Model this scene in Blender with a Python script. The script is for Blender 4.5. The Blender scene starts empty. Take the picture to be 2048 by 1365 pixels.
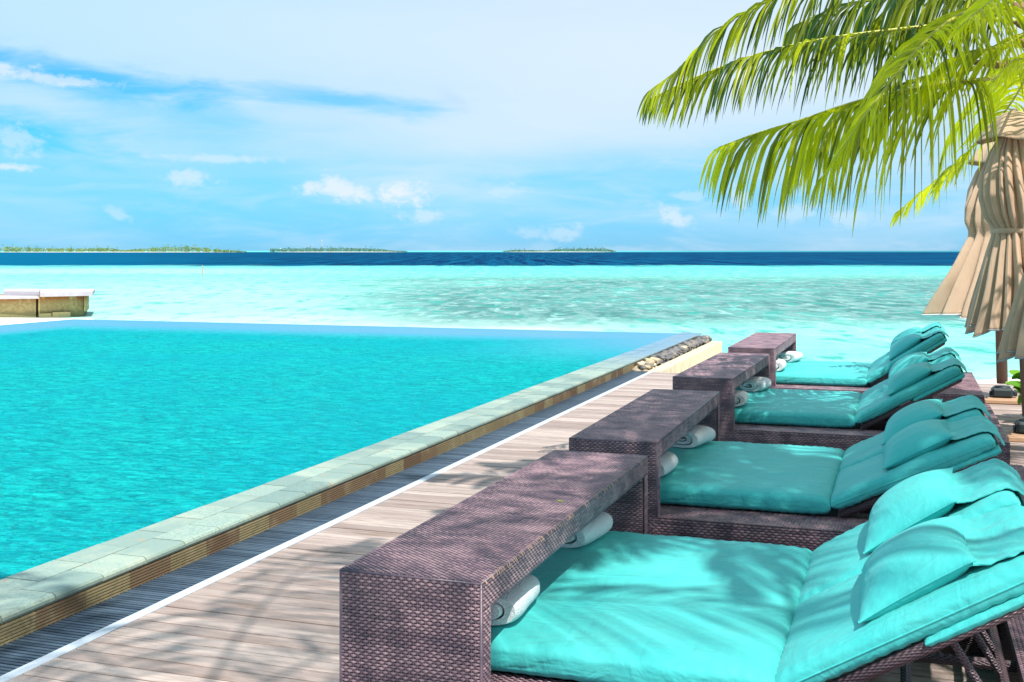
import bpy, math, random
import numpy as np
from mathutils import Vector, Matrix, noise as mnoise
random.seed(7); rng = np.random.default_rng(7)
D = bpy.data; SC = bpy.context.scene; COL = SC.collection
PI = math.pi

# ------------------------------------------------------------------ camera
FPX = 2300.0                      # focal length in photo pixels (2048 wide)
YAW = math.radians(18.91)
H = 1.7
cam = D.objects.new('camera', D.cameras.new('camera')); COL.objects.link(cam)
cam.location = (0, 0, H)
cam.rotation_euler = (PI/2, 0, YAW)
cam.data.sensor_width = 36; cam.data.lens = 36*FPX/2048
cam.data.shift_y = -180.5/2048
cam.data.clip_start = .05; cam.data.clip_end = 90000
SC.camera = cam
FW = np.array([-math.sin(YAW), math.cos(YAW), 0]); RT = np.array([math.cos(YAW), math.sin(YAW), 0])
def at_depth(px, py, t):
    """world point seen at photo pixel (px,py) at distance t along the view axis"""
    return FW*t + RT*((px-1024)/FPX*t) + np.array([0, 0, H-(py-502)/FPX*t])
def on_level(px, py, z):
    return at_depth(px, py, (H-z)/((py-502)/FPX))

# ------------------------------------------------------------------ sun, sky, exposure
SUNV = Vector((.42, -.45, 1.0)).normalized()
EXPOSURE = 0.45
SUN_STRENGTH = 4.4
SKY_STRENGTH = 0.10
SC.view_settings.view_transform = 'Standard'; SC.view_settings.look = 'None'
SC.view_settings.exposure = EXPOSURE; SC.view_settings.gamma = 1
SC.view_settings.use_curve_mapping = False
sun = D.objects.new('sun', D.lights.new('sun', 'SUN')); COL.objects.link(sun)
sun.data.energy = SUN_STRENGTH; sun.data.angle = math.radians(.6); sun.data.color = (1, .96, .9)
sun.rotation_euler = SUNV.to_track_quat('Z', 'Y').to_euler()
SC.cycles.max_bounces = 8; SC.cycles.transparent_max_bounces = 8
SC.cycles.caustics_reflective = False; SC.cycles.caustics_refractive = False

class NT:
    """small helper to write node trees"""
    def __init__(s, tree): s.t = tree; s.n = tree.nodes; s.l = tree.links
    def node(s, typ, ins=None, **kw):
        nd = s.n.new(typ)
        for k, v in kw.items(): setattr(nd, k, v)
        for k, v in (ins or {}).items(): s.put(nd.inputs[k], v)
        return nd
    def put(s, sock, v):
        if isinstance(v, bpy.types.NodeSocket): s.l.new(v, sock)
        elif isinstance(v, bpy.types.Node): s.l.new(v.outputs[0], sock)
        else:
            if sock.type == 'RGBA' and hasattr(v, '__len__') and len(v) == 3: v = (*v, 1)
            sock.default_value = v
    def math(s, op, a, b=0.0, c=None, clamp=False):
        nd = s.node('ShaderNodeMath', operation=op, use_clamp=clamp)
        s.put(nd.inputs[0], a); s.put(nd.inputs[1], b)
        if c is not None: s.put(nd.inputs[2], c)
        return nd.outputs[0]
    def vmath(s, op, a, b=(0, 0, 0)):
        nd = s.node('ShaderNodeVectorMath', operation=op); s.put(nd.inputs[0], a); s.put(nd.inputs[1], b)
        return nd
    def mix(s, f, a, b, blend='MIX'):
        nd = s.node('ShaderNodeMix', data_type='RGBA', blend_type=blend)
        s.put(nd.inputs[0], f); s.put(nd.inputs[6], a); s.put(nd.inputs[7], b)
        return nd.outputs[2]
    def maprange(s, v, a, b, c=0.0, d=1.0, smooth=True):
        nd = s.node('ShaderNodeMapRange', interpolation_type='SMOOTHSTEP' if smooth else 'LINEAR')
        for i, x in enumerate((v, a, b, c, d)): s.put(nd.inputs[i], x)
        return nd.outputs[0]
    def mapping(s, v, loc=(0, 0, 0), rot=(0, 0, 0), scale=(1, 1, 1)):
        nd = s.node('ShaderNodeMapping'); s.put(nd.inputs[0], v)
        nd.inputs[1].default_value = loc; nd.inputs[2].default_value = rot; nd.inputs[3].default_value = scale
        return nd.outputs[0]
    def noise(s, v, scale, detail=3, rough=.5, dist=0.0):
        nd = s.node('ShaderNodeTexNoise', {'Vector': v, 'Scale': scale, 'Detail': detail, 'Roughness': rough, 'Distortion': dist})
        return nd.outputs['Fac']
    def ramp(s, f, stops, interp='LINEAR'):
        nd = s.node('ShaderNodeValToRGB', {0: f}); cr = nd.color_ramp; cr.interpolation = interp
        while len(cr.elements) < len(stops): cr.elements.new(.5)
        for e, (p, c) in zip(cr.elements, stops): e.position = p; e.color = (*c, 1)
        return nd.outputs[0]
    def sep(s, v):
        nd = s.node('ShaderNodeSeparateXYZ', {0: v}); return nd.outputs
    def comb(s, x, y, z=0.0):
        nd = s.node('ShaderNodeCombineXYZ', {0: x, 1: y, 2: z}); return nd.outputs[0]
    def bump(s, h, strength=.5, dist=.01, normal=None):
        ins = {'Height': h, 'Strength': strength, 'Distance': dist}
        if normal is not None: ins['Normal'] = normal
        return s.node('ShaderNodeBump', ins).outputs[0]

W = D.worlds.new('World'); SC.world = W; W.use_nodes = True
w = NT(W.node_tree); w.n.clear()
sky = w.node('ShaderNodeTexSky', sky_type='NISHITA', sun_disc=False)
sky.sun_elevation = math.asin(SUNV.z)
sky.sun_rotation = math.atan2(SUNV.x, SUNV.y)
sky.air_density = 1.0; sky.dust_density = .3; sky.ozone_density = 1.6
dirv = w.node('ShaderNodeTexCoord').outputs['Generated']
ca, sa = math.cos(YAW), math.sin(YAW)
sx, sy, sz = w.sep(dirv)[:3]
dr = w.math('ADD', w.math('MULTIPLY', sx, ca), w.math('MULTIPLY', sy, sa))
df = w.math('ADD', w.math('MULTIPLY', sx, -sa), w.math('MULTIPLY', sy, ca))
az = w.math('ARCTAN2', dr, df)
el = w.math('ARCSINE', sz)
AE = w.comb(az, el)                           # azimuth / elevation of a sky direction
def sky_ae(px, py):
    u = (px-1024)/FPX; a = math.atan(u); return a, math.atan((502-py)/FPX*math.cos(a))
def blob(px, py, wx, wy, rot=0.0, soft=1.0, nz=None, amt=.5):
    a, e = sky_ae(px, py)
    v = w.vmath('SUBTRACT', AE, (a, e, 0)).outputs[0]
    v = w.mapping(v, rot=(0, 0, -rot))
    v = w.vmath('MULTIPLY', v, (FPX/wx, FPX/wy, 0)).outputs[0]
    d = w.vmath('LENGTH', v).outputs['Value']
    if nz is not None: d = w.math('ADD', d, w.math('MULTIPLY', w.math('SUBTRACT', nz, .5), amt))
    return w.maprange(d, 1.0, 1.0-soft, 0, 1)
AEs = w.mapping(AE, scale=(1, 3.2, 1))
n_big = w.noise(w.mapping(AE, loc=(3.1, 1.2, 0), rot=(0, 0, .05), scale=(2.2, 11, 1)), 1.6, 4, .55, .4)
n_mid = w.noise(w.mapping(AE, loc=(.3, .2, 5), rot=(0, 0, .08), scale=(4.5, 22, 1)), 2.2, 6, .6, .5)
n_puf = w.noise(w.mapping(AE, scale=(30, 44, 1)), 1.6, 9, .68, .2)
# tinted clear sky
tint = w.mix(w.maprange(el, -.01, .13), (.10, .61, 1.34), (.15, .80, 1.24))
clear = w.mix(1.0, sky.outputs[0], tint, 'MULTIPLY')
# veil of high thin cloud: thickens with height, streaky
veil = w.maprange(w.math('ADD', w.math('MULTIPLY', w.maprange(el, 0, .2), .42), w.math('MULTIPLY', n_big, .75)), .28, .80, 0.22, .92)
streak = w.math('MULTIPLY', w.maprange(n_mid, .42, .72), .35)
veil = w.math('ADD', veil, w.math('MULTIPLY', streak, w.math('SUBTRACT', 1.0, veil)))
for (px, py, wx, wy, rt, am) in ((430, 60, 900, 120, -.05, .75), (1250, 130, 620, 190, .0, .80), (1000, 260, 600, 90, .05, .55),
                                 (1750, 120, 700, 260, 0, .6), (250, 20, 700, 90, 0, .5)):
    b = w.math('MULTIPLY', blob(px, py, wx, wy, rt, .9, n_big, .9), am)
    veil = w.math('ADD', veil, w.math('MULTIPLY', b, w.math('SUBTRACT', 1.0, veil)))
for (px, py, wx, wy, rt, am) in ((150, 148, 420, 34, -.11, .9), (640, 198, 330, 24, -.08, .7), (30, 262, 300, 46, -.13, .9), (180, 185, 260, 24, -.08, .5), (330, 225, 300, 30, -.06, .4)):
    b = w.math('MULTIPLY', blob(px, py, wx, wy*1.25, rt, 1.0, n_mid, 1.9), am)
    veil = w.math('MULTIPLY', veil, w.math('SUBTRACT', 1.0, b))
veil_col = w.mix(w.maprange(az, -.45, .1), (4.1, 6.1, 7.5), (5.35, 6.45, 7.5))
col = w.mix(veil, clear, veil_col)
# small puffs above the horizon
puff = None
for (px, py, wx, wy, rt, am) in ((620, 374, 34, 18, 0, .75), (690, 380, 62, 24, -.25, .85), (806, 388, 56, 26, -.1, .95), (385, 357, 52, 20, 0, .55), (846, 432, 50, 14, 0, .5),
                                 (1345, 428, 42, 22, -.3, .6), (1385, 392, 40, 12, 0, .35), (1130, 465, 42, 18, 0, .4), (1475, 388, 26, 26, 0, .5), (1060, 468, 50, 12, -.2, .3),
                                 (1010, 382, 46, 16, 0, .3), (20, 335, 60, 8, 0, .7), (20, 146, 70, 16, -.05, .7), (110, 160, 90, 12, -.04, .6), (235, 430, 28, 12, -.4, .35),
                                 (30, 280, 50, 30, -.3, .45), (440, 318, 110, 9, 0, .4), (1240, 500, 90, 9, 0, .2), (905, 195, 45, 10, -.6, .0), (1700, 440, 60, 20, 0, .35), (1590, 430, 40, 20, 0, .35)):
    if am == 0: continue
    b = w.math('MULTIPLY', blob(px, py, wx*1.15, wy*1.2, rt, .8, n_puf, 2.9), am)
    puff = b if puff is None else w.math('MAXIMUM', puff, b)
col = w.mix(puff, col, (6.1, 6.8, 7.3))
dark = w.math('MULTIPLY', blob(908, 200, 55, 20, -.55, .9, n_puf, 1.2), .35)
col = w.mix(dark, col, (3.6, 5.2, 7.2))
bg = w.node('ShaderNodeBackground', {'Color': col, 'Strength': SKY_STRENGTH})
wo = w.node('ShaderNodeOutputWorld', {0: bg})

# ------------------------------------------------------------------ object helpers
def link(o, parent=None):
    COL.objects.link(o)
    if parent is not None: o.parent = parent
    return o
def thing(name, label, cat, loc=(0, 0, 0), rotz=0, group=None):
    o = D.objects.new(name, None); o.location = loc; o.rotation_euler = (0, 0, rotz); o.empty_display_size = .1
    link(o); return tag(o, label, cat, group)
def tag(o, label=None, cat=None, group=None, kind=None):
    if label: o['label'] = label
    if cat: o['category'] = cat
    if group: o['group'] = group
    if kind: o['kind'] = kind
    return o
def struct(o, label=None): 
    return tag(o, label, None, None, 'structure')

class MB:
    """mesh builder: verts, quads/tris, one float attribute, smooth flag"""
    def __init__(s): s.v = []; s.f = []; s.a = []; s.n = 0; s.blocks = []
    def add(s, verts, faces, attr=0.0):
        verts = np.asarray(verts, float).reshape(-1, 3)
        if len(faces) == 0: return s
        s.blocks.append((verts, faces, attr, s.n)); s.n += len(verts); return s
    def mesh(s, name, mat, smooth=False):
        V = np.concatenate([b[0] for b in s.blocks])
        A = np.concatenate([np.broadcast_to(np.asarray(b[2], float), (len(b[0]),)) for b in s.blocks])
        loops = []; tot = []
        for verts, faces, attr, off in s.blocks:
            if isinstance(faces, np.ndarray):
                loops.append((faces+off).ravel()); tot.append(np.full(len(faces), faces.shape[1]))
            else:
                loops.append(np.concatenate([np.asarray(f)+off for f in faces])); tot.append(np.array([len(f) for f in faces]))
        loops = np.concatenate(loops).astype(np.int32); tot = np.concatenate(tot).astype(np.int32)
        me = D.meshes.new(name)
        me.vertices.add(len(V)); me.vertices.foreach_set('co', V.ravel())
        me.loops.add(len(loops)); me.loops.foreach_set('vertex_index', loops)
        me.polygons.add(len(tot)); me.polygons.foreach_set('loop_start', np.concatenate(([0], np.cumsum(tot)[:-1])).astype(np.int32))
        me.polygons.foreach_set('loop_total', tot)
        me.update(calc_edges=True)
        at = me.attributes.new('var', 'FLOAT', 'POINT'); at.data.foreach_set('value', A)
        me.polygons.foreach_set('use_smooth', np.full(len(tot), smooth))
        if mat is not None: me.materials.append(mat)
        me.update(); return me
    def obj(s, name, mat, parent=None, smooth=False, **kw):
        o = D.objects.new(name, s.mesh(name, mat, smooth)); link(o, parent); return tag(o, **kw)
    # shapes
    def box(s, lo, hi, attr=0.0, bev=0.0):
        x0, y0, z0 = lo; x1, y1, z1 = hi; b = min(bev, (x1-x0)/2.01, (y1-y0)/2.01, (z1-z0)/2.01)
        if b <= 0:
            v = [(x, y, z) for z in (z0, z1) for x, y in ((x0, y0), (x1, y0), (x1, y1), (x0, y1))]
            return s.add(v, [(3, 2, 1, 0), (4, 5, 6, 7), (0, 1, 5, 4), (1, 2, 6, 5), (2, 3, 7, 6), (3, 0, 4, 7)], attr)
        rings = [(z0, b), (z0+b, 0), (z1-b, 0), (z1, b)]; v = []; f = []
        for z, i in rings:
            a = i
            v += [(x0+a+(b-a), y0+a, z), (x1-a-(b-a), y0+a, z), (x1-a, y0+a+(b-a), z), (x1-a, y1-a-(b-a), z), (x1-a-(b-a), y1-a, z), (x0+a+(b-a), y1-a, z), (x0+a, y1-a-(b-a), z), (x0+a, y0+a+(b-a), z)]
        for r in range(3):
            for k in range(8): f.append((r*8+k, r*8+(k+1) % 8, (r+1)*8+(k+1) % 8, (r+1)*8+k))
        f.append(tuple(range(7, -1, -1))); f.append(tuple(range(24, 32)))
        return s.add(v, f, attr)
    def tube(s, pts, rad, n=8, attr=0.0, cap=True, flat=1.0):
        pts = [Vector(p) for p in pts]; m = len(pts)
        if not hasattr(rad, '__len__'): rad = [rad]*m
        v = []; f = []; up = None
        for i, p in enumerate(pts):
            t = (pts[min(i+1, m-1)]-pts[max(i-1, 0)]).normalized()
            if up is None: up = t.orthogonal().normalized()
            up = (up - t*up.dot(t)).normalized(); sd = t.cross(up)
            for k in range(n):
                a = 2*PI*k/n; v.append(p + (up*math.cos(a)*flat + sd*math.sin(a))*rad[i])
        for i in range(m-1):
            for k in range(n): f.append((i*n+k, i*n+(k+1) % n, (i+1)*n+(k+1) % n, (i+1)*n+k))
        if cap: f.append(tuple(range(n-1, -1, -1))); f.append(tuple(range((m-1)*n, m*n)))
        return s.add([tuple(x) for x in v], f, attr)
    def grid(s, P, attr=0.0, wrap=False):
        """P: (m, n, 3) array of points"""
        m, n = P.shape[:2]; i, j = np.meshgrid(np.arange(m-1), np.arange(n if wrap else n-1), indexing='ij')
        j2 = (j+1) % n
        f = np.stack([i*n+j, i*n+j2, (i+1)*n+j2, (i+1)*n+j], -1).reshape(-1, 4)
        a = attr if np.ndim(attr) == 0 else np.asarray(attr).ravel()
        return s.add(P.reshape(-1, 3), f, a)

def fbm(p, sc=1.0, oc=3):
    return mnoise.fractal(Vector(p)*sc, .8, 2.0, oc)

# ------------------------------------------------------------------ materials
def mat(name, fn):
    m = D.materials.new(name); m.use_nodes = True; t = NT(m.node_tree); t.n.clear()
    out = t.node('ShaderNodeOutputMaterial'); sh = fn(t); t.put(out.inputs[0], sh); return m
def bsdf(t, col, rough=.6, normal=None, spec=.5, metal=0.0, **kw):
    ins = {'Base Color': col, 'Roughness': rough, 'Specular IOR Level': spec, 'Metallic': metal}
    if normal is not None: ins['Normal'] = normal
    ins.update(kw)
    return t.node('ShaderNodeBsdfPrincipled', ins)
def var(t): return t.node('ShaderNodeAttribute', attribute_name='var').outputs['Fac']
def pos(t): return t.node('ShaderNodeNewGeometry').outputs['Position']
def objc(t): return t.node('ShaderNodeTexCoord').outputs['Object']

def m_wicker(t):
    v = var(t); p = objc(t)
    n1 = t.noise(p, 9, 3); n2 = t.noise(p, 60, 2)
    f = t.math('ADD', t.math('MULTIPLY', v, .45), t.math('MULTIPLY', n1, .8))
    c = t.ramp(f, [(.30, (.060, .044, .068)), (.55, (.165, .100, .128)), (.8, (.40, .25, .27))])
    nb = t.bump(t.noise(t.mapping(p, scale=(1, 1, 6)), 140, 2), .25, .002)
    return bsdf(t, c, t.maprange(n2, .3, .7, .30, .46), nb, .8)
M_WEAVE = mat('wicker_strand', m_wicker)
M_FRAY = mat('frayed_strand', lambda t: bsdf(t, (.55, .36, .26), .6))
def m_wickerbox(t):
    p = objc(t); x, y, z = t.sep(p)[:3]
    a = t.math('SINE', t.math('MULTIPLY', t.math('ADD', x, y), 230.0)); b = t.math('SINE', t.math('MULTIPLY', t.math('ADD', z, 0.0), 660.0))
    h = t.math('MULTIPLY', a, b)
    c = t.mix(t.math('MULTIPLY', t.math('ADD', h, 1.0), .5), (.03, .022, .03), (.14, .085, .095))
    return bsdf(t, c, .45, t.bump(h, .6, .004), .5)
M_WBOX = mat('wicker_core', m_wickerbox)
M_DARK = mat('dark_core', lambda t: bsdf(t, (.022, .017, .022), .7))

def m_fabric(t):
    p = objc(t)
    n = t.noise(p, 3.2, 4, .55, 1.0); n2 = t.noise(t.mapping(p, scale=(1, .35, 1)), 9, 4, .5, 1.4); n3 = t.noise(p, 700, 1)
    h = t.math('ADD', t.math('MULTIPLY', n, .45), t.math('ADD', t.math('MULTIPLY', n2, .30), t.math('MULTIPLY', n3, .008)))
    cr = t.math('ABSOLUTE', t.math('SUBTRACT', t.noise(t.mapping(p, rot=(0, 0, .4), scale=(.5, 1.6, 1)), 4.5, 3, .5, 1.2), .5))
    h = t.math('ADD', h, t.math('MULTIPLY', t.maprange(cr, 0.0, .16), .11))
    nb = t.bump(h, .62, .04)
    c = t.mix(t.noise(p, 5, 3), (.034, .45, .45), (.095, .54, .50))
    s = bsdf(t, c, .55, nb, .15); s.inputs['Sheen Weight'].default_value = .08; s.inputs['Sheen Roughness'].default_value = .5
    s.inputs['Sheen Tint'].default_value = (.75, 1, 1, 1)
    return s
M_TEAL = mat('teal_canvas', m_fabric)
def m_towel(t):
    p = objc(t); nb = t.bump(t.math('ADD', t.noise(p, 150, 2), t.math('MULTIPLY', t.noise(p, 16, 3), 1.2)), .9, .006)
    return bsdf(t, t.mix(t.noise(p, 14, 2), (.66, .68, .70), (.78, .78, .78)), .95, nb, .1)
M_TOWEL = mat('white_terry', m_towel)

def m_plank(t):
    v = var(t); p = pos(t); x, y, z = t.sep(p)[:3]
    q = t.comb(t.math('ADD', t.math('MULTIPLY', x, 1.0), t.math('MULTIPLY', v, 37.0)), t.math('MULTIPLY', y, 14.0), z)
    g = t.noise(q, 1.8, 7, .68, .3); big = t.noise(t.comb(t.math('ADD', x, t.math('MULTIPLY', v, 5.0)), t.math('MULTIPLY', y, 3.0)), 1.3, 3)
    c = t.mix(v, (.31, .235, .205), (.56, .455, .40))
    c = t.mix(t.math('MULTIPLY', t.maprange(g, .42, .66), .65), c, (.235, .16, .135))
    st = t.math('MULTIPLY', t.maprange(big, .60, .72), t.maprange(g, .35, .6))
    c = t.mix(t.math('MULTIPLY', st, .7), c, (.19, .115, .07))
    fine = t.noise(t.comb(t.math('MULTIPLY', x, 4.0), t.math('MULTIPLY', y, 120.0), v), 3, 3)
    c = t.mix(t.math('MULTIPLY', t.maprange(fine, .56, .70), .5), c, (.16, .12, .11))
    h = t.math('ADD', g, t.math('MULTIPLY', fine, .6))
    return bsdf(t, c, .62, t.bump(h, .5, .004), .4)
M_PLANK = mat('weathered_deck_wood', m_plank)
def m_stone(t):
    v = var(t); p = pos(t); n = t.noise(p, 55, 4, .7); b = t.noise(p, 4, 4); r = t.noise(p, 11, 3)
    c = t.mix(v, (.15, .22, .195), (.37, .45, .36))
    c = t.mix(t.maprange(n, .40, .65), c, (.21, .32, .28)); c = t.mix(t.math('MULTIPLY', t.maprange(b, .45, .7), .45), c, (.46, .50, .38))
    c = t.mix(t.math('MULTIPLY', t.maprange(r, .66, .74), .7), c, (.50, .27, .14))
    wet = t.maprange(t.sep(p)[1], 14.0, 18.5)
    c = t.mix(wet, c, (.13, .24, .30))
    return bsdf(t, c, t.math('SUBTRACT', .5, t.math('MULTIPLY', wet, .42)), t.bump(n, .35, .003), .5)
M_COPING = mat('green_stone_tile', m_stone)
def m_riser(t):
    v = var(t); p = pos(t); n = t.noise(p, 30, 4, .7); b = t.noise(p, 5, 3)
    c = t.ramp(v, [(0, (.17, .105, .065)), (.45, (.24, .16, .095)), (.55, (.26, .20, .11)), (1, (.32, .26, .145))])
    c = t.mix(t.math('MULTIPLY', t.maprange(n, .45, .7), .5), c, (.13, .13, .07)); c = t.mix(t.math('MULTIPLY', t.maprange(b, .5, .7), .35), c, (.45, .40, .25))
    return bsdf(t, c, .8, t.bump(n, .4, .003), .2)
M_RISER = mat('ribbed_stone', m_riser)
def m_grate(t):
    v = var(t); n = t.noise(pos(t), 14, 3)
    return bsdf(t, t.mix(t.math('MULTIPLY', t.math('ADD', v, n), .5), (.018, .035, .06), (.085, .13, .18)), .38, None, .6)
M_GRATE = mat('dark_grate', m_grate)
M_TRIM = mat('pale_trim', lambda t: bsdf(t, t.mix(t.noise(pos(t), 20, 3), (.46, .52, .58), (.60, .65, .70)), .5))
def m_cream(t):
    p = pos(t); n = t.noise(t.mapping(p, scale=(1, 1, .5)), 4, 6, .7)
    c = t.mix(t.math('MULTIPLY', t.maprange(n, .48, .66), .7), (.66, .56, .38), (.44, .36, .23))
    return bsdf(t, c, .85, t.bump(t.noise(p, 40, 3), .3, .004), .2)
M_CREAM = mat('cream_render', m_cream)
def m_pebble(t):
    v = var(t); n = t.noise(objc(t), 30, 3)
    c = t.ramp(v, [(0, (.085, .085, .095)), (.35, (.16, .145, .14)), (.6, (.22, .19, .15)), (.8, (.42, .34, .22)), (.93, (.55, .40, .16)), (1, (.6, .52, .38))])
    return bsdf(t, t.mix(t.math('MULTIPLY', n, .35), c, (.3, .27, .24)), .55, None, .5)
M_PEBBLE = mat('river_pebble', m_pebble)
def m_sand(t):
    p = pos(t); n = t.noise(p, .8, 4)
    return bsdf(t, t.mix(n, (.80, .74, .66), (.86, .81, .74)), .95, t.bump(t.noise(p, 5, 4), .4, .05), .1)
M_SAND = mat('white_sand', m_sand)

# water --------------------------------------------------------------
def m_pool(t):
    p = pos(t); x, y, z = t.sep(p)[:3]
    q = t.mapping(p, rot=(0, 0, .5), scale=(1, 1.9, 1))
    n1 = t.noise(q, 5.2, 5, .66, 1.0); n2 = t.noise(t.mapping(p, rot=(0, 0, -.3), scale=(1, 1.3, 1)), 14, 4, .62, 1.3); n3 = t.noise(p, .35, 3)
    shelf = t.math('MAXIMUM', t.maprange(y, 18.4, 20.6), t.maprange(x, -15.6, -17.0))
    shelf = t.math('MAXIMUM', shelf, t.math('MULTIPLY', t.maprange(x, -7.5, -4.0), t.maprange(y, 14.5, 20)))
    calm = t.math('SUBTRACT', 1.0, t.math('MULTIPLY', shelf, .85))
    h = t.math('ADD', t.math('MULTIPLY', n1, 1.0), t.math('MULTIPLY', n2, .45))
    nb = t.bump(h, t.math('MULTIPLY', calm, .9), .10)
    deep = t.mix(t.maprange(t.math('ADD', t.math('MULTIPLY', n1, .6), t.math('MULTIPLY', n2, .4)), .41, .60), (.0, .29, .32), (.004, .52, .49))  # light on ripple crests and dark troughs painted into the water colour
    deep = t.mix(t.maprange(n3, .35, .65), deep, t.mix(.5, deep, (.0, .36, .44)))
    c = t.mix(shelf, deep, (.045, .27, .40))
    d = t.node('ShaderNodeBsdfDiffuse', {'Color': c, 'Normal': nb})
    g = t.node('ShaderNodeBsdfGlossy', {'Color': (1, 1, 1, 1), 'Roughness': .06, 'Normal': nb})
    fr = t.node('ShaderNodeFresnel', {'IOR': 1.33, 'Normal': nb}).outputs[0]
    fac = t.math('MULTIPLY', fr, t.math('ADD', .22, t.math('MULTIPLY', shelf, .45)))
    return t.node('ShaderNodeMixShader', {0: fac, 1: d, 2: g})
M_POOL = mat('pool_water', m_pool)
def m_sea(t):
    p = pos(t); x, y, z = t.sep(p)[:3]
    r = t.vmath('LENGTH', t.comb(x, y)).outputs['Value']
    tt = t.math('ADD', t.math('MULTIPLY', x, float(FW[0])), t.math('MULTIPLY', y, float(FW[1])))       # distance offshore
    s = t.math('ADD', t.math('MULTIPLY', x, float(RT[0])), t.math('MULTIPLY', y, float(RT[1])))        # position along the shore
    q = t.comb(s, tt)
    nb1 = t.noise(t.mapping(q, scale=(1, 1.6, 1)), .035, 5, .6, .6)
    wob = t.math('MULTIPLY', t.math('SUBTRACT', nb1, .5), 2.0)
    lg = t.math('LOGARITHM', tt, 10.0)                                                                 # 30 m 1.477, 50 m 1.70, 120 m 2.08, 220 m 2.34, 2500 m 3.4
    lgw = t.math('ADD', lg, t.math('MULTIPLY', wob, .05))
    base = t.ramp(t.maprange(lgw, 1.4, 2.4, 0, 1, False), [(0.0, (.40, .66, .56)), (.10, (.20, .60, .52)), (.22, (.26, .62, .53)), (.33, (.19, .52, .46)), (.50, (.17, .50, .45)), (.72, (.15, .52, .44)), (.92, (.10, .50, .44)), (1.0, (.02, .36, .38))])
    # left side: shallow white sand bottom
    sn = t.math('DIVIDE', s, tt)                                     # bearing
    left = t.maprange(t.math('ADD', sn, t.math('MULTIPLY', wob, .18)), .02, -.26)
    base = t.mix(t.math('MULTIPLY', left, .85), base, t.mix(t.maprange(lgw, 1.85, 2.3), (.34, .60, .54), (.13, .52, .47)))
    bar = t.math('MULTIPLY', t.maprange(lg, 2.12, 2.2), t.maprange(lg, 2.33, 2.22))
    base = t.mix(t.math('MULTIPLY', t.math('MULTIPLY', bar, t.maprange(sn, -.05, -.3)), .7), base, (.36, .60, .54))
    near = t.math('MULTIPLY', t.maprange(lgw, 1.76, 1.60), t.maprange(sn, .16, .0))
    base = t.mix(t.math('MULTIPLY', near, .9), base, (.52, .66, .59))
    # reef flat, grey green, on the right
    n2 = t.noise(t.mapping(q, scale=(.8, .6, 1)), .09, 5, .65, .5); n3 = t.noise(t.mapping(q, scale=(1, .38, 1)), .75, 5, .65, .5)
    reef = t.math('MULTIPLY', t.math('MULTIPLY', t.maprange(lgw, 1.60, 1.72), t.maprange(lgw, 2.17, 2.02)), t.maprange(t.math('ADD', sn, t.math('MULTIPLY', wob, .10)), -.20, -.03))
    rm = t.math('MULTIPLY', reef, t.maprange(t.math('ADD', t.math('MULTIPLY', n2, .45), t.math('MULTIPLY', n3, .55)), .36, .50))
    base = t.mix(t.math('MULTIPLY', rm, .92), base, t.mix(t.maprange(n3, .4, .6), (.045, .15, .14), (.18, .33, .31)))
    # light and dark faces of wavelets painted into the colour, long across the view
    w1 = t.noise(t.mapping(q, scale=(1, .36, 1)), .85, 6, .68, .6)
    base = t.mix(t.math('MULTIPLY', t.math('MULTIPLY', t.maprange(w1, .53, .64), .75), t.math('SUBTRACT', 1.0, t.math('MULTIPLY', near, .8))), base, (.02, .34, .28))
    base = t.mix(t.math('MULTIPLY', t.maprange(w1, .46, .34), .5), base, (.42, .68, .62))
    # deep channel
    n4 = t.noise(t.mapping(q, scale=(1, .035, 1)), .30, 6, .75, .3)
    deep = t.mix(t.maprange(n4, .38, .62), (.0, .016, .070), (.0, .085, .175))  # lighter ripple faces are painted into the navy
    deep = t.mix(t.math('MULTIPLY', t.maprange(sn, -.15, -.45), .8), deep, (.0, .115, .22))
    dm = t.maprange(t.math('ADD', lg, t.math('ADD', t.math('MULTIPLY', t.math('SUBTRACT', nb1, .5), .10), t.math('MULTIPLY', t.math('SUBTRACT', n4, .5), .13))), 2.32, 2.375)
    base = t.mix(dm, base, deep)
    lag = t.math('MULTIPLY', t.maprange(lg, 3.36, 3.42), t.maprange(sn, .30, -.05, .35, 1.0))
    base = t.mix(lag, base, (.10, .50, .52))
    wv = t.math('ADD', t.noise(t.mapping(q, scale=(.4, 1, 1)), 1.5, 6, .65, .5), t.math('MULTIPLY', t.noise(t.mapping(q, scale=(.3, 1, 1)), .18, 4, .6), 2.0))
    bstr = t.maprange(lg, 1.5, 3.0, .75, .35)
    nb = t.bump(wv, bstr, .35)
    d = t.node('ShaderNodeBsdfDiffuse', {'Color': base, 'Normal': nb})
    g = t.node('ShaderNodeBsdfGlossy', {'Color': (1, 1, 1, 1), 'Roughness': .18, 'Normal': nb})
    fr = t.node('ShaderNodeFresnel', {'IOR': 1.33, 'Normal': nb}).outputs[0]
    fac = t.math('MULTIPLY', t.math('MINIMUM', t.math('MULTIPLY', fr, .22), .08), t.math('SUBTRACT', 1.0, t.math('MULTIPLY', dm, .75)))
    return t.node('ShaderNodeMixShader', {0: fac, 1: d, 2: g})
M_SEA = mat('lagoon_water', m_sea)

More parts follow.
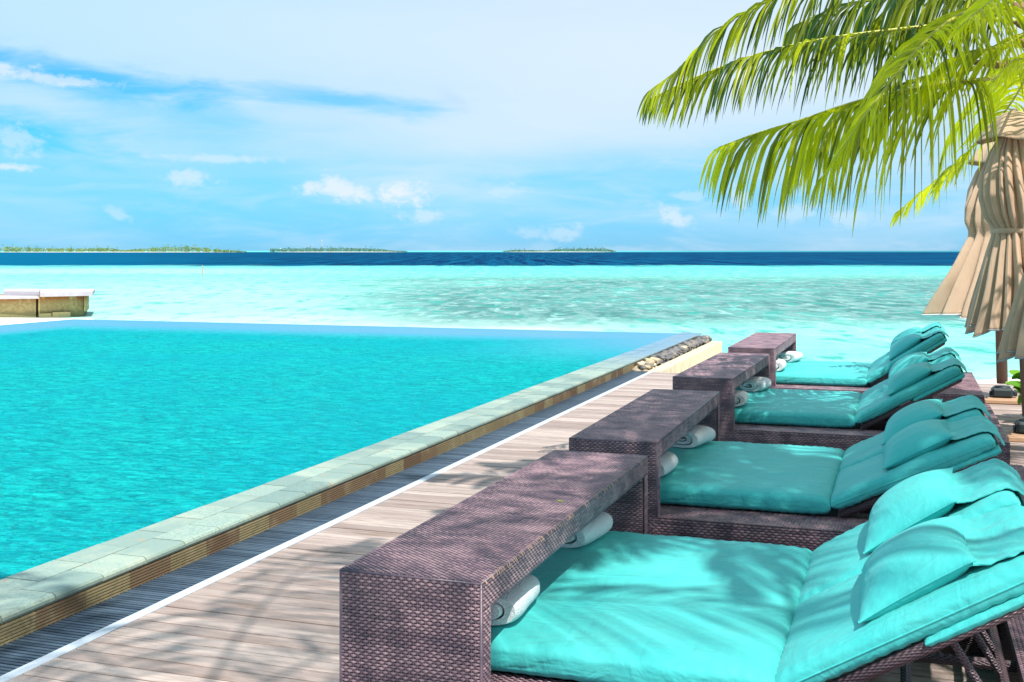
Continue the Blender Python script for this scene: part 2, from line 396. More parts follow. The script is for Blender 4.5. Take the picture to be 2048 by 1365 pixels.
# foliage ------------------------------------------------------------
def leafmat(c1, c2, tr, trc):
    def fn(t):
        v = var(t); p = pos(t)
        c = t.mix(v, c1, c2)
        d = bsdf(t, c, .32, None, .6)
        tl = t.node('ShaderNodeBsdfTranslucent', {'Color': t.mix(v, tuple(k*.28 for k in trc), tuple(min(1, k*1.3) for k in trc))})
        return t.node('ShaderNodeMixShader', {0: tr, 1: d, 2: tl})
    return fn
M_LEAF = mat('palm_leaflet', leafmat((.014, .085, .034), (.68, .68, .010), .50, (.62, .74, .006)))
M_RACH = mat('palm_rib', lambda t: bsdf(t, t.mix(t.noise(pos(t), 6, 2), (.30, .36, .05), (.52, .48, .06)), .45))
M_BARK = mat('palm_bark', lambda t: bsdf(t, t.mix(t.noise(pos(t), 14, 5, .7), (.20, .12, .07), (.40, .26, .16)), .9, t.bump(t.noise(pos(t), 30, 4), .7, .02), .2))
M_BUSH = mat('shrub_leaf', leafmat((.05, .24, .015), (.20, .46, .02), .35, (.30, .60, .02)))
M_STEM = mat('shrub_stem', lambda t: bsdf(t, (.14, .12, .05), .8))
def m_umb(t):
    p = objc(t); n = t.noise(p, 500, 1); b = t.noise(t.mapping(p, scale=(1, 1, .3)), 5, 3)
    c = t.mix(b, (.62, .43, .29), (.72, .53, .38))
    wv = t.noise(t.mapping(p, scale=(1, 1, .12)), 34, 3, .5, .4); c = t.mix(t.math('MULTIPLY', t.maprange(t.noise(p, 3, 4), .5, .75), .25), c, (.40, .27, .18))
    d = bsdf(t, c, .85, t.bump(t.math('ADD', t.math('MULTIPLY', n, .15), wv), .5, .012), .15)
    tl = t.node('ShaderNodeBsdfTranslucent', {'Color': (.62, .42, .26, 1)})
    return t.node('ShaderNodeMixShader', {0: .22, 1: d, 2: tl})
M_UMB = mat('tan_canvas', m_umb)
M_HEM = mat('grey_hem', lambda t: bsdf(t, t.mix(t.noise(objc(t), 60, 2), (.20, .25, .30), (.40, .44, .46)), .9))
M_HEMW = mat('white_hem', lambda t: bsdf(t, (.72, .72, .72), .9))
def m_pole(t):
    p = objc(t); n = t.noise(t.mapping(p, scale=(8, 8, .6)), 4, 5, .6)
    return bsdf(t, t.mix(n, (.17, .11, .085), (.34, .24, .19)), .55)
M_POLE = mat('brown_pole_wood', m_pole)
M_BASE = mat('black_plastic', lambda t: bsdf(t, (.02, .035, .04), .5))
def m_board(t):
    p = pos(t); n = t.noise(t.mapping(p, scale=(2, 16, 1)), 3, 5, .6)
    return bsdf(t, t.mix(n, (.40, .22, .12), (.58, .38, .24)), .7)
M_BOARD = mat('orange_board', m_board)
def m_conc(t):
    p = objc(t); z = t.sep(p)[2]
    n = t.noise(t.mapping(p, scale=(1, 1, .35)), 2.2, 6, .7, .6); n2 = t.noise(p, 9, 4, .7); n3 = t.noise(t.mapping(p, scale=(1, 1, .15)), 4.0, 4, .6)
    c = t.mix(t.maprange(n2, .35, .65), (.36, .29, .12), (.50, .41, .20))
    rust = t.math('MULTIPLY', t.maprange(z, .55, .95), t.maprange(n3, .38, .50))
    c = t.mix(rust, c, (.34, .12, .03)); c = t.mix(t.math('MULTIPLY', t.maprange(z, .62, 1.0), t.maprange(n, .55, .65)), c, (.66, .50, .08))
    c = t.mix(t.math('MULTIPLY', t.maprange(t.math('ADD', z, t.math('MULTIPLY', n, .3)), .52, .36), .85), c, (.20, .19, .09))
    c = t.mix(t.math('MULTIPLY', t.maprange(t.math('ADD', z, t.math('MULTIPLY', n2, .2)), .30, .16), .6), c, (.10, .14, .08))
    return bsdf(t, c, .9, t.bump(n2, .6, .03), .15)
M_CONC = mat('stained_concrete', m_conc)
M_SLAB = mat('bleached_slab', lambda t: bsdf(t, t.mix(t.noise(objc(t), 3, 4), (.36, .33, .36), (.56, .52, .54)), .8))
M_IRON = mat('rusty_iron', lambda t: bsdf(t, (.30, .14, .07), .8))
M_FAR1 = mat('island_bush', leafmat((.11, .24, .07), (.27, .40, .10), .25, (.30, .45, .10)))
M_FAR2 = mat('island_wood', leafmat((.07, .20, .13), (.11, .26, .15), .2, (.12, .3, .15)))
M_STAKE = mat('stake_wood', lambda t: bsdf(t, (.50, .40, .26), .8))
M_DRYLEAF = mat('fallen_leaf', lambda t: bsdf(t, (.42, .45, .06), .6))
M_TOWER = mat('mast_paint', lambda t: bsdf(t, t.mix(t.math('GREATER_THAN', t.math('SINE', t.math('MULTIPLY', t.sep(objc(t))[2], .7)), 0.0), (.7, .7, .7), (.6, .15, .1)), .6))
M_POOLW = mat('pool_shell', lambda t: bsdf(t, (.16, .30, .34), .6))
M_UNDER = mat('deck_underside', lambda t: bsdf(t, (.035, .03, .027), .9))

# ================================================================== THE SETTING
SEA_Z = -1.2
b = MB(); R_ = 45000
b.add([(-R_, -R_, SEA_Z), (R_, -R_, SEA_Z), (R_, R_, SEA_Z), (-R_, R_, SEA_Z)], [(0, 1, 2, 3)])
struct(b.obj('sea', M_SEA), 'turquoise lagoon with grey green reef and a dark blue channel behind it')

# beach: sand sheet that falls below the sea at the shoreline
def shore(x):
    k = 1/(1+math.exp((x+29.5)*1.1)); k2 = 1/(1+math.exp(-(x-0.3)*.7))
    return 24 + 16.6*k + 5.5*k2 + .5*math.sin(x*.35)
xs = np.concatenate([np.linspace(-400, -60, 12)[:-1], np.linspace(-60, 40, 121), np.linspace(40, 400, 12)[1:]])
ys = np.concatenate([np.linspace(-300, -20, 8)[:-1], np.linspace(-20, 56, 95)])
P = np.zeros((len(xs), len(ys), 3))
for i, x in enumerate(xs):
    sh = shore(x)
    for j, y in enumerate(ys):
        d = sh-y
        z = SEA_Z + .045*d if d > 0 else SEA_Z + .12*d
        z = min(z, -.62) + .03*fbm((x, y, 0), .5)
        P[i, j] = (x, y, z)
struct(MB().grid(P).obj('beach', M_SAND, smooth=True), 'white sand beach beside the deck and the jetty')

# islands on the horizon ---------------------------------------------
def clump(mb, c, rx, ry, rz, n, size, rs):
    """leafy mass: small quads spread through an ellipsoid"""
    d = rs.normal(size=(n, 3)); d /= np.linalg.norm(d, axis=1)[:, None]; r = rs.uniform(.55, 1.0, n)[:, None]
    q = d*r*np.array([rx, ry, rz]) + np.array(c)
    t1 = rs.normal(size=(n, 3)); t1 /= np.linalg.norm(t1, axis=1)[:, None]; t2 = np.cross(t1, rs.normal(size=(n, 3))); t2 /= np.linalg.norm(t2, axis=1)[:, None]
    s1 = (rs.uniform(.5, 1.2, n)*size)[:, None]
    V = np.stack([q-t1*s1-t2*s1*.6, q+t1*s1-t2*s1*.6, q+t1*s1+t2*s1*.6, q-t1*s1+t2*s1*.6], 1).reshape(-1, 3)
    F = np.arange(n*4).reshape(-1, 4); mb.add(V, F, np.repeat(rs.uniform(0, 1, n), 4))
def island(name, label, px0, px1, t0, humps, mt, palms, seed, rock=0, sandw=40):
    rs = np.random.default_rng(seed)
    base = at_depth((px0+px1)/2, 502, t0); base[2] = SEA_Z
    isl = D.objects.new(name, None); link(isl); isl.location = base; struct(isl, label)
    L = (px1-px0)/FPX*t0
    # sand bank
    n = 60; m = 9; P = np.zeros((n, m, 3))
    for i in range(n):
        s = i/(n-1); w_ = math.sin(PI*s)**.35
        for j in range(m):
            u = j/(m-1)*2-1; z = 1.3*(1-u*u)*w_ - .5 + .2*fbm((i*.4, j, seed), 1)
            q = RT*((s-.5)*L*1.04) + FW*(u*sandw*w_*1.4); P[i, j] = (q[0], q[1], z)
    MB().grid(P).obj('sand_bank', M_SAND, isl, True)
    mb = MB(); k = int(L/3.2)
    for i in range(k):
        s = (i+.5)/k; hh = np.interp(s, [h[0] for h in humps], [h[1] for h in humps])*(1+.35*fbm((i*.37, seed, 0), 1.0, 2))
        if hh < .5: continue
        q = RT*((s-.5)*L) + FW*rs.uniform(-sandw*.4, sandw*.5)
        clump(mb, (q[0], q[1], .8+hh*.45), 5.5, 6, max(hh*.62, .8), 55, 1.0, rs)
    for s in palms:
        q = RT*((s-.5)*L) + FW*rs.uniform(-10, 10); hgt = np.interp(s, [h[0] for h in humps], [h[1] for h in humps])+rs.uniform(2.0, 4.5)
        top = np.array([q[0]+rs.uniform(-1, 1), q[1], hgt+1])
        mb.tube([(q[0], q[1], .5), tuple((np.array([q[0], q[1], .5])+top)/2+np.array([.3, 0, 0])), tuple(top)], .22, 5)
        for a in range(9):
            th = a*2*PI/9+rs.uniform(0, .5); dx, dy = math.cos(th), math.sin(th); Lf = rs.uniform(2.2, 3.2)
            pts = np.array([top, top+(dx*Lf*.5, dy*Lf*.5, .55), top+(dx*Lf, dy*Lf, -.7)]); sd = np.array([-dy, dx, 0])*.5
            mb.grid(np.stack([pts-sd, pts+sd], 1), rs.uniform(0, .5))
    o = mb.obj('island_trees', mt, isl); tag(o, kind='stuff')
    return isl
island('island', 'long low island of pale green bushes and palms at the left horizon', -60, 492, 2300,
       [(0, 9), (.1, 10), (.2, 9.5), (.3, 7), (.5, 8), (.55, 3), (.62, 6), (.7, 10), (.78, 11), (.85, 8.5), (.9, 4), (.95, 3), (1, 0)], M_FAR1,
       [.05, .12, .16, .21, .24, .3, .37, .46, .5, .53, .66, .7, .72, .74, .76, .79, .81, .82, .87, .9, .94, .97], 3)
island('island', 'flat dark green wooded island in the middle left of the horizon', 540, 812, 2600,
       [(0, 6.5), (.1, 8), (.5, 9), (.7, 8), (.82, 6), (.9, 2), (1, 1)], M_FAR2, [.3, .42, .45, .52, .7, .74], 5)
island('island', 'small green island with white sand tip right of the middle horizon', 1008, 1232, 2800,
       [(0, 1), (.1, 4), (.3, 3), (.38, 1.5), (.48, 7), (.7, 8), (.9, 8), (.96, 3), (1, 0)], M_FAR2, [.06, .1, .14, .18, .5, .56, .62, .68, .75, .82, .88], 9)
rm = thing('radio_mast', 'thin radio mast rising from the middle wooded island', 'mast', tuple(at_depth(644, 502, 2600)*np.array([1, 1, 0])+np.array([0, 0, 0])))
MB().tube([(0, 0, 0), (0, 0, 26)], .5, 4).obj('lattice_tower', M_TOWER, rm)
MB().tube([(0, 0, 26), (0, 0, 31)], .2, 4).obj('antenna', M_TOWER, rm)
q = on_level(405, 553, SEA_Z)
st = thing('marker_stake', 'thin wooden stake standing in the shallow lagoon', 'stake', tuple(q))
MB().tube([(0, 0, -.5), (.02, 0, .6), (0, 0, 1.25)], [.07, .065, .05], 7).obj('post', M_STAKE, st)
MB().box((-.1, -.06, .95), (.1, .06, 1.05)).obj('cross_piece', M_STAKE, st)

# concrete jetty at the left ------------------------------------------
jt = thing('jetty', 'rust stained concrete jetty with bleached top slab at the left shore', 'jetty')
def pz(px, py, t): return at_depth(px, py, t)
jo = at_depth(100, 502, 50); jo[2] = SEA_Z; jt.location = jo
def jpoly(mb, pts_px, z0, z1, attr=0):
    """prism from ground outline given as (px, depth)"""
    v = []
    for z in (z0, z1):
        for px, t in pts_px:
            p = at_depth(px, 502, t); v.append((p[0]-jo[0], p[1]-jo[1], z))
    n = len(pts_px); f = [tuple(range(n-1, -1, -1)), tuple(range(n, 2*n))] + [(i, (i+1) % n, n+(i+1) % n, n+i) for i in range(n)]
    mb.add(v, f, attr)
b = MB(); jpoly(b, [(76, 49.4), (167, 50.6), (174, 54), (80, 54)], -.6, .93); b.obj('end_block', M_CONC, jt)
b = MB(); jpoly(b, [(-60, 48.3), (72, 49.3), (77, 54), (-60, 54)], -.6, .86); b.obj('long_block', M_CONC, jt)
b = MB(); jpoly(b, [(78, 49.1), (103, 49.5), (103.2, 49.9), (78, 49.6)], -.3, .20); b.obj('footing', M_CONC, jt)
b = MB(); jpoly(b, [(105, 49.5), (141, 50.0), (141, 50.3), (105, 49.9)], -.3, .24); b.obj('footing', M_CONC, jt)
b = MB(); jpoly(b, [(168, 50.3), (174, 50.5), (178, 53), (171, 53)], .25, .90); b.obj('corner_pier', M_CONC, jt)
b = MB(); jpoly(b, [(80, 49.0), (185, 50.2), (190, 54.2), (80, 54.2)], .935, 1.10); jpoly(b, [(8, 51.0), (79, 50.6), (80, 54.4), (8, 54.4)], .935, 1.10); b.obj('top_slab', M_SLAB, jt)
b = MB(); jpoly(b, [(-60, 48.0), (78, 48.9), (78, 50.5), (-60, 51.5)], .862, .93); b.obj('lower_slab', M_SLAB, jt)
MB().tube([tuple(at_depth(186, 588, 50.6)-jo), tuple(at_depth(174, 612, 50.8)-jo)], .012, 5).obj('rope', M_TOWEL, jt)

# pool ----------------------------------------------------------------
PX0, PX1, PY0, PY1 = -18.2, -4.10, -9, 21.85
WZ = .118
xs = np.linspace(PX0, PX1, 3); ys = np.linspace(PY0, PY1, 3)
struct(MB().grid(np.array([[(x, y, WZ) for y in ys] for x in xs])[::-1]).obj('pool_water', M_POOL), 'turquoise infinity pool water')
b = MB(); b.box((PX0-.10, PY0, -1.6), (PX0-.004, PY1, WZ-.006)); b.box((PX0-.10, PY1+.004, -1.6), (-3.76, PY1+.14, WZ-.006)); b.box((PX1-.03, PY0, -1.6), (-3.76, PY1, .080))
struct(b.obj('pool_wall', M_POOLW), 'stone shell of the infinity pool')
# coping: two staggered rows of tiles, bullnose on the outer one
edge = D.objects.new('pool_edge', None); link(edge); struct(edge, 'green stone edge between the pool and the drain')
TL = .333; rt = random.Random(4)
def coping_tile(y0, y1, outer, v):
    x0, x1 = (-3.893, -3.685) if outer else (-4.10, -3.897)
    zt = .130 + rt.uniform(-.0015, .0015)
    if outer:
        prof = [(x0, .084), (x0, zt), (x1-.022, zt), (x1-.008, zt-.005), (x1, zt-.016), (x1, zt-.030), (x1-.008, .088), (x1-.02, .084)]
    else:
        prof = [(x0+.0, .06), (x0, zt-.012), (x0+.008, zt-.001), (x0+.014, zt), (x1, zt), (x1, .06)]
    g = .004; v_ = [(x, y, z) for y in (y0+g, y1-g) for x, z in prof]; n = len(prof)
    f = [tuple(range(n)), tuple(range(2*n-1, n-1, -1))] + [(i, n+i, n+(i+1) % n, (i+1) % n) for i in range(n)]
    MB().add(v_, f, v).obj('tile', M_COPING, edge)
for k in range(-4, 60):
    y = 4.52-.333*2 + TL*k
    if y+TL > PY1+.1 or y < 2.2: continue
    coping_tile(y+.12, y+.12+TL, True, rt.random()); coping_tile(y+.13+TL*.37, y+.13+TL*1.37, False, rt.random())
# riser tiles with horizontal grooves
def riser_mesh(v):
    x = -3.690; prof = [(x-.03, -.035)]; z = -.035; n = 8; h = (.084+.035)/n
    for i in range(n):
        prof += [(x, z+.002), (x, z+h*.68), (x-.006, z+h*.74), (x-.006, z+h*.98)]; z += h
    prof += [(x-.03, .0835)]
    g = .0018; vv = [(a, y, c) for y in (g, TL-g) for a, c in prof]; m = len(prof)
    f = [tuple(range(m)), tuple(range(2*m-1, m-1, -1))] + [(i, m+i, m+(i+1) % m, (i+1) % m) for i in range(m)]
    return MB().add(vv, f, v).mesh('riser_tile', M_RISER)
RM = [riser_mesh(v) for v in (.05, .25, .4, .62, .8, .95)]
seq = [4, 1, 3, 0, 5, 2]
for k in range(-7, 53):
    y = 4.52 + TL*k
    if y < 2.1 or y > PY1-.3: continue
    o = D.objects.new('riser_tile', RM[(seq[k % 6] if k < 8 else rt.randrange(6))]); link(o, edge); o.location = (rt.uniform(-.001, .001), y, 0)
# drain channel
dr_ = D.objects.new('drain_channel', None); link(dr_); struct(dr_, 'dark slatted overflow drain beside the pool')
MB().box((-3.712, 1.5, -.10), (-3.425, 16.0, -.045)).obj('trough', M_DARK, dr_)
pitch = .030; ns = int((16.0-2.5)/pitch)
slm = [MB().box((-3.708, 0, -.022), (-3.424, pitch*.56, -.004), v, .002).mesh('slat', M_GRATE) for v in (0, .3, .6, 1)]
far = MB()
for k in range(ns):
    y = 2.5+k*pitch
    if k < 290:
        o = D.objects.new('slat', slm[rt.randrange(4)]); link(o, dr_); o.location = (0, y, rt.uniform(-.001, .001))
    else: far.box((-3.708, y, -.022), (-3.424, y+pitch*.56, -.004), rt.random())
far.obj('slat_run', M_GRATE, dr_, kind='stuff')
MB().box((-3.60, 2.5, -.044), (-3.585, 16, -.023)).box((-3.50, 2.5, -.044), (-3.485, 16, -.023)).obj('grate_bearer', M_GRATE, dr_)
struct(MB().box((-3.421, 1.5, -.08), (-3.362, 16.0, .003), 0, .004).obj('deck_trim', M_TRIM), 'pale trim strip along the deck edge')
# pebble bed and cream wall
bed = D.objects.new('pebble_bed', None); link(bed); struct(bed, 'bed of rounded stones between pool edge and cream wall')
MB().box((-3.712, 16.003, -.5), (-3.465, 21.9, -.055)).obj('bed_floor', M_DARK, bed)
def pebble_mesh(seed, v):
    r = random.Random(seed); n, m = 10, 7; P = np.zeros((m, n, 3)); ax = (r.uniform(.055, .08), r.uniform(.04, .055), r.uniform(.028, .042))
    for i in range(m):
        ph = PI*i/(m-1)
        for j in range(n):
            th = 2*PI*j/n; d = Vector((math.sin(ph)*math.cos(th), math.sin(ph)*math.sin(th), math.cos(ph)))
            k = 1+.16*fbm(d+Vector((seed*3.1, 0, 0)), 1.1, 2); P[i, j] = (d.x*ax[0]*k, d.y*ax[1]*k, d.z*ax[2]*k)
    return MB().grid(P[::-1], v, True).mesh('pebble', M_PEBBLE, True)
PM = [pebble_mesh(i, v) for i, v in enumerate((0, .1, .2, .3, .45, .6, .75, .82, .9, .96, 1.0, .05, .15, .35))]
placed = []
for layer, (cnt, zz) in enumerate(((95, -.025), (110, .025), (60, .062))):
    for k in range(cnt):
        for tr in range(30):
            x, y = rt.uniform(-3.66, -3.51), rt.uniform(16.06, 21.8)
            if all((x-a)**2+(y-b_)**2 > .095**2 for a, b_, l in placed if l == layer): break
        else: continue
        placed.append((x, y, layer))
        light = (y < 17.2 and rt.random() < .75) or rt.random() < .12
        me = PM[rt.choice((6, 7, 8, 9, 10, 7, 9) if light else (0, 1, 2, 3, 4, 5, 11, 12, 13))]
        o = D.objects.new('pebble', me); link(o, bed); o.location = (x, y, zz+rt.uniform(-.01, .01)); o.rotation_euler = (rt.uniform(-.4, .4), rt.uniform(-.4, .4), rt.uniform(0, 6.3)); s = rt.uniform(.85, 1.25); o.scale = (s, s, s)
tag(MB().box((-3.46, 16.003, -1.6), (-3.275, 21.75, -.0), 0, .008).obj('cream_wall', M_CREAM), 'low cream rendered wall with flaking paint beside the pebbles', 'wall')

# deck ----------------------------------------------------------------
deck = D.objects.new('wooden_deck', None); link(deck); struct(deck, 'weathered plank deck between the pool and the sea')
BP = .1045; far = MB()
MB().box((-3.36, 1.0, -.6), (4.5, 15.85, -.045)).obj('deck_frame', M_UNDER, deck)
rd = random.Random(11); row = 0; y = 1.75; joint = -2.5
while y < 15.84:
    gap = .010 if rd.random() < .7 else .016
    z1 = rd.uniform(-.002, .002); tlt = 0
    if 3.05 < y < 3.55: cuts = [-2.50, 1.3]
    elif row % 7 in (2, 3): cuts = [rd.choice((-1.9, -1.5)), 1.7]
    else: cuts = [rd.uniform(-1.3, -.4), rd.choice((1.35, 2.1))]
    xs_ = [-3.358] + cuts + [4.5]
    for a, c in zip(xs_[:-1], xs_[1:]):
        v = rd.random(); zz = z1+rd.uniform(-.001, .001)
        if y < 8.6:
            MB().box((a+.0015, y, -.03), (c-.0015, y+BP-gap, zz), v, .003).obj('plank', M_PLANK, deck)
        else: far.box((a+.0015, y, -.03), (c-.0015, y+BP-gap, zz), v, .003)
    y += BP; row += 1
far.obj('distant_planks', M_PLANK, deck, kind='stuff')
MB().box((-3.36, 15.86, -.20), (4.5, 15.90, .0), .5, .003).obj('edge_board', M_PLANK, deck)

# ================================================================== WICKER
def weave(mb, org, eu, ev, en, U, V, pu=.0135, pv=.0098, seg=4, A=.0028, seed=0):
    org, eu, ev, en = (np.asarray(k, float) for k in (org, eu, ev, en))
    rs = np.random.default_rng(seed); rows = int(V/pv); pv = V/rows; nu = max(2, round(U/pu)); pu = U/nu
    u = np.linspace(0, U, nu*seg+1)
    for r in range(rows):
        d = A*np.cos(PI*u/pu + PI*r) * (1+.08*rs.normal(size=len(u))) * np.clip(np.minimum(u, U-u)/.006+.15, 0, 1)
        vc = (r+.5)*pv + rs.uniform(-.05, .05)*pv; hw = .42*pv
        P = np.zeros((3, len(u), 3))
        lens = .80+.26*np.cos(PI*u/pu + PI*r)
        for k, (dv, dn) in enumerate(((-hw, 0), (0, .0020), (hw, 0))):
            P[k] = org + u[:, None]*eu + (vc+dv*lens)[:, None]*ev + (A*1.2+d+dn)[:, None]*en
        mb.grid(P, np.clip(.32+.36*rs.uniform(0, 1)+(.13*np.sin(u*rs.uniform(18, 40)+rs.uniform(0, 6))+.09*np.sin(u*rs.uniform(50, 90)+rs.uniform(0, 6)))[None, :].repeat(3, 0), 0, 1))
    for k in range(nu):
        uc = k*pu+ (pu if k == 0 else 0)*0 ; hw = .0021
        P = np.array([[org+(uc-hw)*eu+en*A, org+(uc-hw)*eu+ev*V+en*A], [org+uc*eu+en*A*1.7, org+uc*eu+ev*V+en*A*1.7], [org+(uc+hw)*eu+en*A, org+(uc+hw)*eu+ev*V+en*A]])
        mb.grid(P, .1)
X, Y, Z = (1, 0, 0), (0, 1, 0), (0, 0, 1)
TW, TLN, TH = .47, 2.27, .70       # bridge table width (x), length (y), height
def _w(fn):
    mb = MB(); fn(mb); return mb.mesh('wicker_weave', M_WEAVE, True)
G = .004
WV_TOP = _w(lambda m: (weave(m, (0, .006, TH), X, Y, Z, TW, TLN-.012, seed=1), weave(m, (TW, .004, TH-.082), Y, Z, X, TLN-.008, .080, seed=2),
                       weave(m, (0.004, TLN, TH-.6), X, Z, (0, 1, 0), TW-.008, .0196, seed=8)))
WV_LEG = _w(lambda m: (weave(m, (.004, 0, .01), X, Z, (0, -1, 0), TW-.008, TH-.012, seed=3), weave(m, (TW, .004, .01), Y, Z, X, .062, TH-.095, seed=4)))
def bridge_table(y, label, rz=0.0, x=-1.70):
    t = thing('bridge_table', label, 'table', (x, y, 0), rz, 'woven tables bridging the foot of each daybed')
    top = MB().box((0, 0, TH-.084), (TW, TLN, TH), 0, .004).obj('table_top', M_WBOX, t)
    link(D.objects.new('wicker_weave', WV_TOP), top)['kind'] = 'stuff'
    e_ = .0045
    for pts in ([(0, 0, TH), (TW, 0, TH)], [(TW, 0, TH), (TW, TLN, TH)], [(0, 0, TH), (0, TLN, TH)], [(0, TLN, TH), (TW, TLN, TH)], [(TW, .075, TH-.084), (TW, TLN-.075, TH-.084)]):
        MB().tube(pts, e_, 6).obj('edge_binding', M_WEAVE, t, True)
    for pts in ([(0, 0, 0), (0, 0, TH)], [(TW, 0, 0), (TW, 0, TH)], [(TW, .072, 0), (TW, .072, TH-.08)], [(TW, TLN, 0), (TW, TLN, TH)]):
        MB().tube(pts, e_, 6).obj('edge_binding', M_WEAVE, t, True)
    for yy in (.002, TLN-.072):
        l = MB().box((.003, 0, 0), (TW-.003, .07, TH-.0845), 0, .003).obj('leg_panel', M_WBOX, t); l.location = (0, yy, 0)
        link(D.objects.new('wicker_weave', WV_LEG), l)['kind'] = 'stuff'
    return t
bridge_table(3.235, 'nearest woven bridge table, sunlit top with palm shadows and a fallen leaf', -.006, -1.675)
frs = random.Random(2); mbf = MB()
for k in range(90):
    yy = 3.25+2.2*frs.random()**1.3; L_ = frs.uniform(.006, .016); xx = -1.675+TW-.002-.006*(yy-3.235)*-1
    mbf.tube([(xx-L_*.5, yy, TH+.003+frs.uniform(0, .002)), (xx+.004, yy+frs.uniform(-.004, .004), TH+.004), (xx+.008+L_*.3, yy+frs.uniform(-.006, .006), TH-frs.uniform(.002, .010))], [.0011, .0014, .0009], 4)
tag(mbf.obj('frayed_strands', M_FRAY), 'frayed tan strands along the right edge of the nearest table', 'strands', kind='stuff')
bridge_table(5.895, 'second woven bridge table from the front, shaded with a worn yellowish corner', .012, -1.695)
bridge_table(9.03, 'third woven bridge table from the front, in palm shade', -.012, -1.745)
bridge_table(11.95, 'farthest woven bridge table, fully sunlit against the lagoon', -.004, -1.735)
lf = MB().grid(np.array([[(0, 0, 0), (.006, .01, .003), (.0, .02, .002)], [(.012, -.003, .004), (.014, .008, .002), (.012, .018, .005)], [(.026, .002, .001), (.028, .009, .006), (.024, .014, .003)]]), 0).obj('fallen_leaf', M_DRYLEAF, smooth=True)
lf.location = tuple(on_level(1111, 1004, TH+.004)); tag(lf, 'tiny yellow green leaf fallen on the nearest woven table', 'leaf')
MB_w = MB().box((0, 0, 0), (.028, .012, .005), 0, .002).obj('worn_tape', M_BOARD)
MB_w.location = (-1.693, 5.893, TH+.003); tag(MB_w, 'yellowish frayed tip on the front left corner of the second table', 'scrap')

# ================================================================== DAYBEDS
BX0, BX1, BZ = -1.30, .71, .31
BW = 2.2                       # base width along y
MIN_, MW = .26, 1.62           # mattress inset and width
HX0, HX1 = -.34, .36           # well under the backrests
WV_BF = _w(lambda m: weave(m, (BX0, 0, .01), X, Z, (0, -1, 0), BX1-BX0, BZ-.012, pu=.017, pv=.0125, seed=11))
WV_BT = _w(lambda m: (weave(m, (BX0, 0, BZ), X, Y, Z, BX1-BX0-.0, MIN_+.04, pu=.0155, pv=.011, seed=12), weave(m, (BX0, BW-.32, BZ), X, Y, Z, BX1-BX0, .32, pu=.0155, pv=.011, seed=13),
                      weave(m, (HX1, MIN_+.04, BZ), X, Y, Z, BX1-HX1, BW-.32-MIN_-.04, pu=.0155, pv=.011, seed=14)))
def cushion(mb, L, Wd, T, px=9, pz_=3.2, nx=56, ny=56, seed=0, puff=0.0, wr=.004, conc=0.0, sag=0.0, ftr=60):
    """closed padded cushion centred on origin, seam at mid height"""
    s = np.linspace(-1, 1, nx); t_ = np.linspace(-1, 1, ny)
    ex = np.sign(s)*(1-(1-np.abs(s))**1.9); ey = np.sign(t_)*(1-(1-np.abs(t_))**1.9)
    A, B = np.meshgrid(ex, ey, indexing='ij')
    prof = (np.clip(1-np.abs(A)**px, 0, 1)*np.clip(1-np.abs(B)**px, 0, 1))**(1/pz_)
    dome = 1+puff*(1-A*A)*(1-B*B)
    xx = A*L/2*(1-conc*(1-B*B)); yy = B*Wd/2*(1-conc*(1-A*A))
    for sgn in (1, -1):
        zz = sgn*T/2*prof*dome
        P = np.stack([xx, yy, zz], -1).copy()
        edge_d = np.minimum(1-np.abs(A), 1-np.abs(B))
        for i in range(nx):
            for j in range(ny):
                e = edge_d[i, j]; k = math.exp(-e*7)
                al = A[i, j]*L*ftr if (1-abs(B[i, j])) < (1-abs(A[i, j])) else B[i, j]*Wd*ftr
                n_ = (wr*.75*k*math.sin(al+2.5*mnoise.noise(Vector((A[i, j]*3, B[i, j]*3, seed)))) + wr*1.1*mnoise.noise(Vector((A[i, j]*L*3.2+seed, B[i, j]*Wd*2.6, sgn))))*prof[i, j]
                P[i, j, 2] += n_*sgn
        if sag: P[..., 2] += sag*np.cos(A*PI/2)*0 
        mb.grid(P if sgn > 0 else P[::-1])
    return mb
def rim(mb, L, Wd, r=.005, conc=0.0, n=24, z=0.0):
    pts = []
    for k in range(4):
        for i in range(n):
            u = -1+2*i/n; a, b_ = ((u, -1), (1, u), (-u, 1), (-1, -u))[k]
            pts.append((a*L/2*(1-conc*(1-b_*b_)), b_*Wd/2*(1-conc*(1-a*a)), z))
    pts.append(pts[0]); mb.tube(pts, r, 6, cap=False); return mb
def drape(mb, path, y0, y1, ny=16, th=.004, seed=0, wr=.004):
    """cloth strip following path [(x,z)...] with width y0..y1"""
    path = np.array(path); m = len(path); rows = []
    tg = np.gradient(path, axis=0); nrm = np.stack([-tg[:, 1], tg[:, 0]], 1); nrm /= np.linalg.norm(nrm, axis=1)[:, None]
    for side in (1, -1):
        P = np.zeros((m, ny, 3))
        for i in range(m):
            for j in range(ny):
                yy = y0+(y1-y0)*j/(ny-1); k = wr*mnoise.noise(Vector((i*.12, yy*17, seed)))+wr*.6*mnoise.noise(Vector((i*.4, yy*40, seed+3)))
                o = k+side*th/2; edge = .012*mnoise.noise(Vector((i*.3, seed, 9))) if j in (0, ny-1) else 0
                P[i, j] = (path[i, 0]+nrm[i, 0]*o, yy+edge, path[i, 1]+nrm[i, 1]*o)
        mb.grid(P if side < 0 else P[::-1]); rows.append(P)
    for j in (0, ny-1): mb.grid(np.stack([rows[0][:, j], rows[1][:, j]], 1) if j else np.stack([rows[1][:, j], rows[0][:, j]], 1))
    mb.grid(np.stack([rows[1][-1], rows[0][-1]], 1) )
    return mb
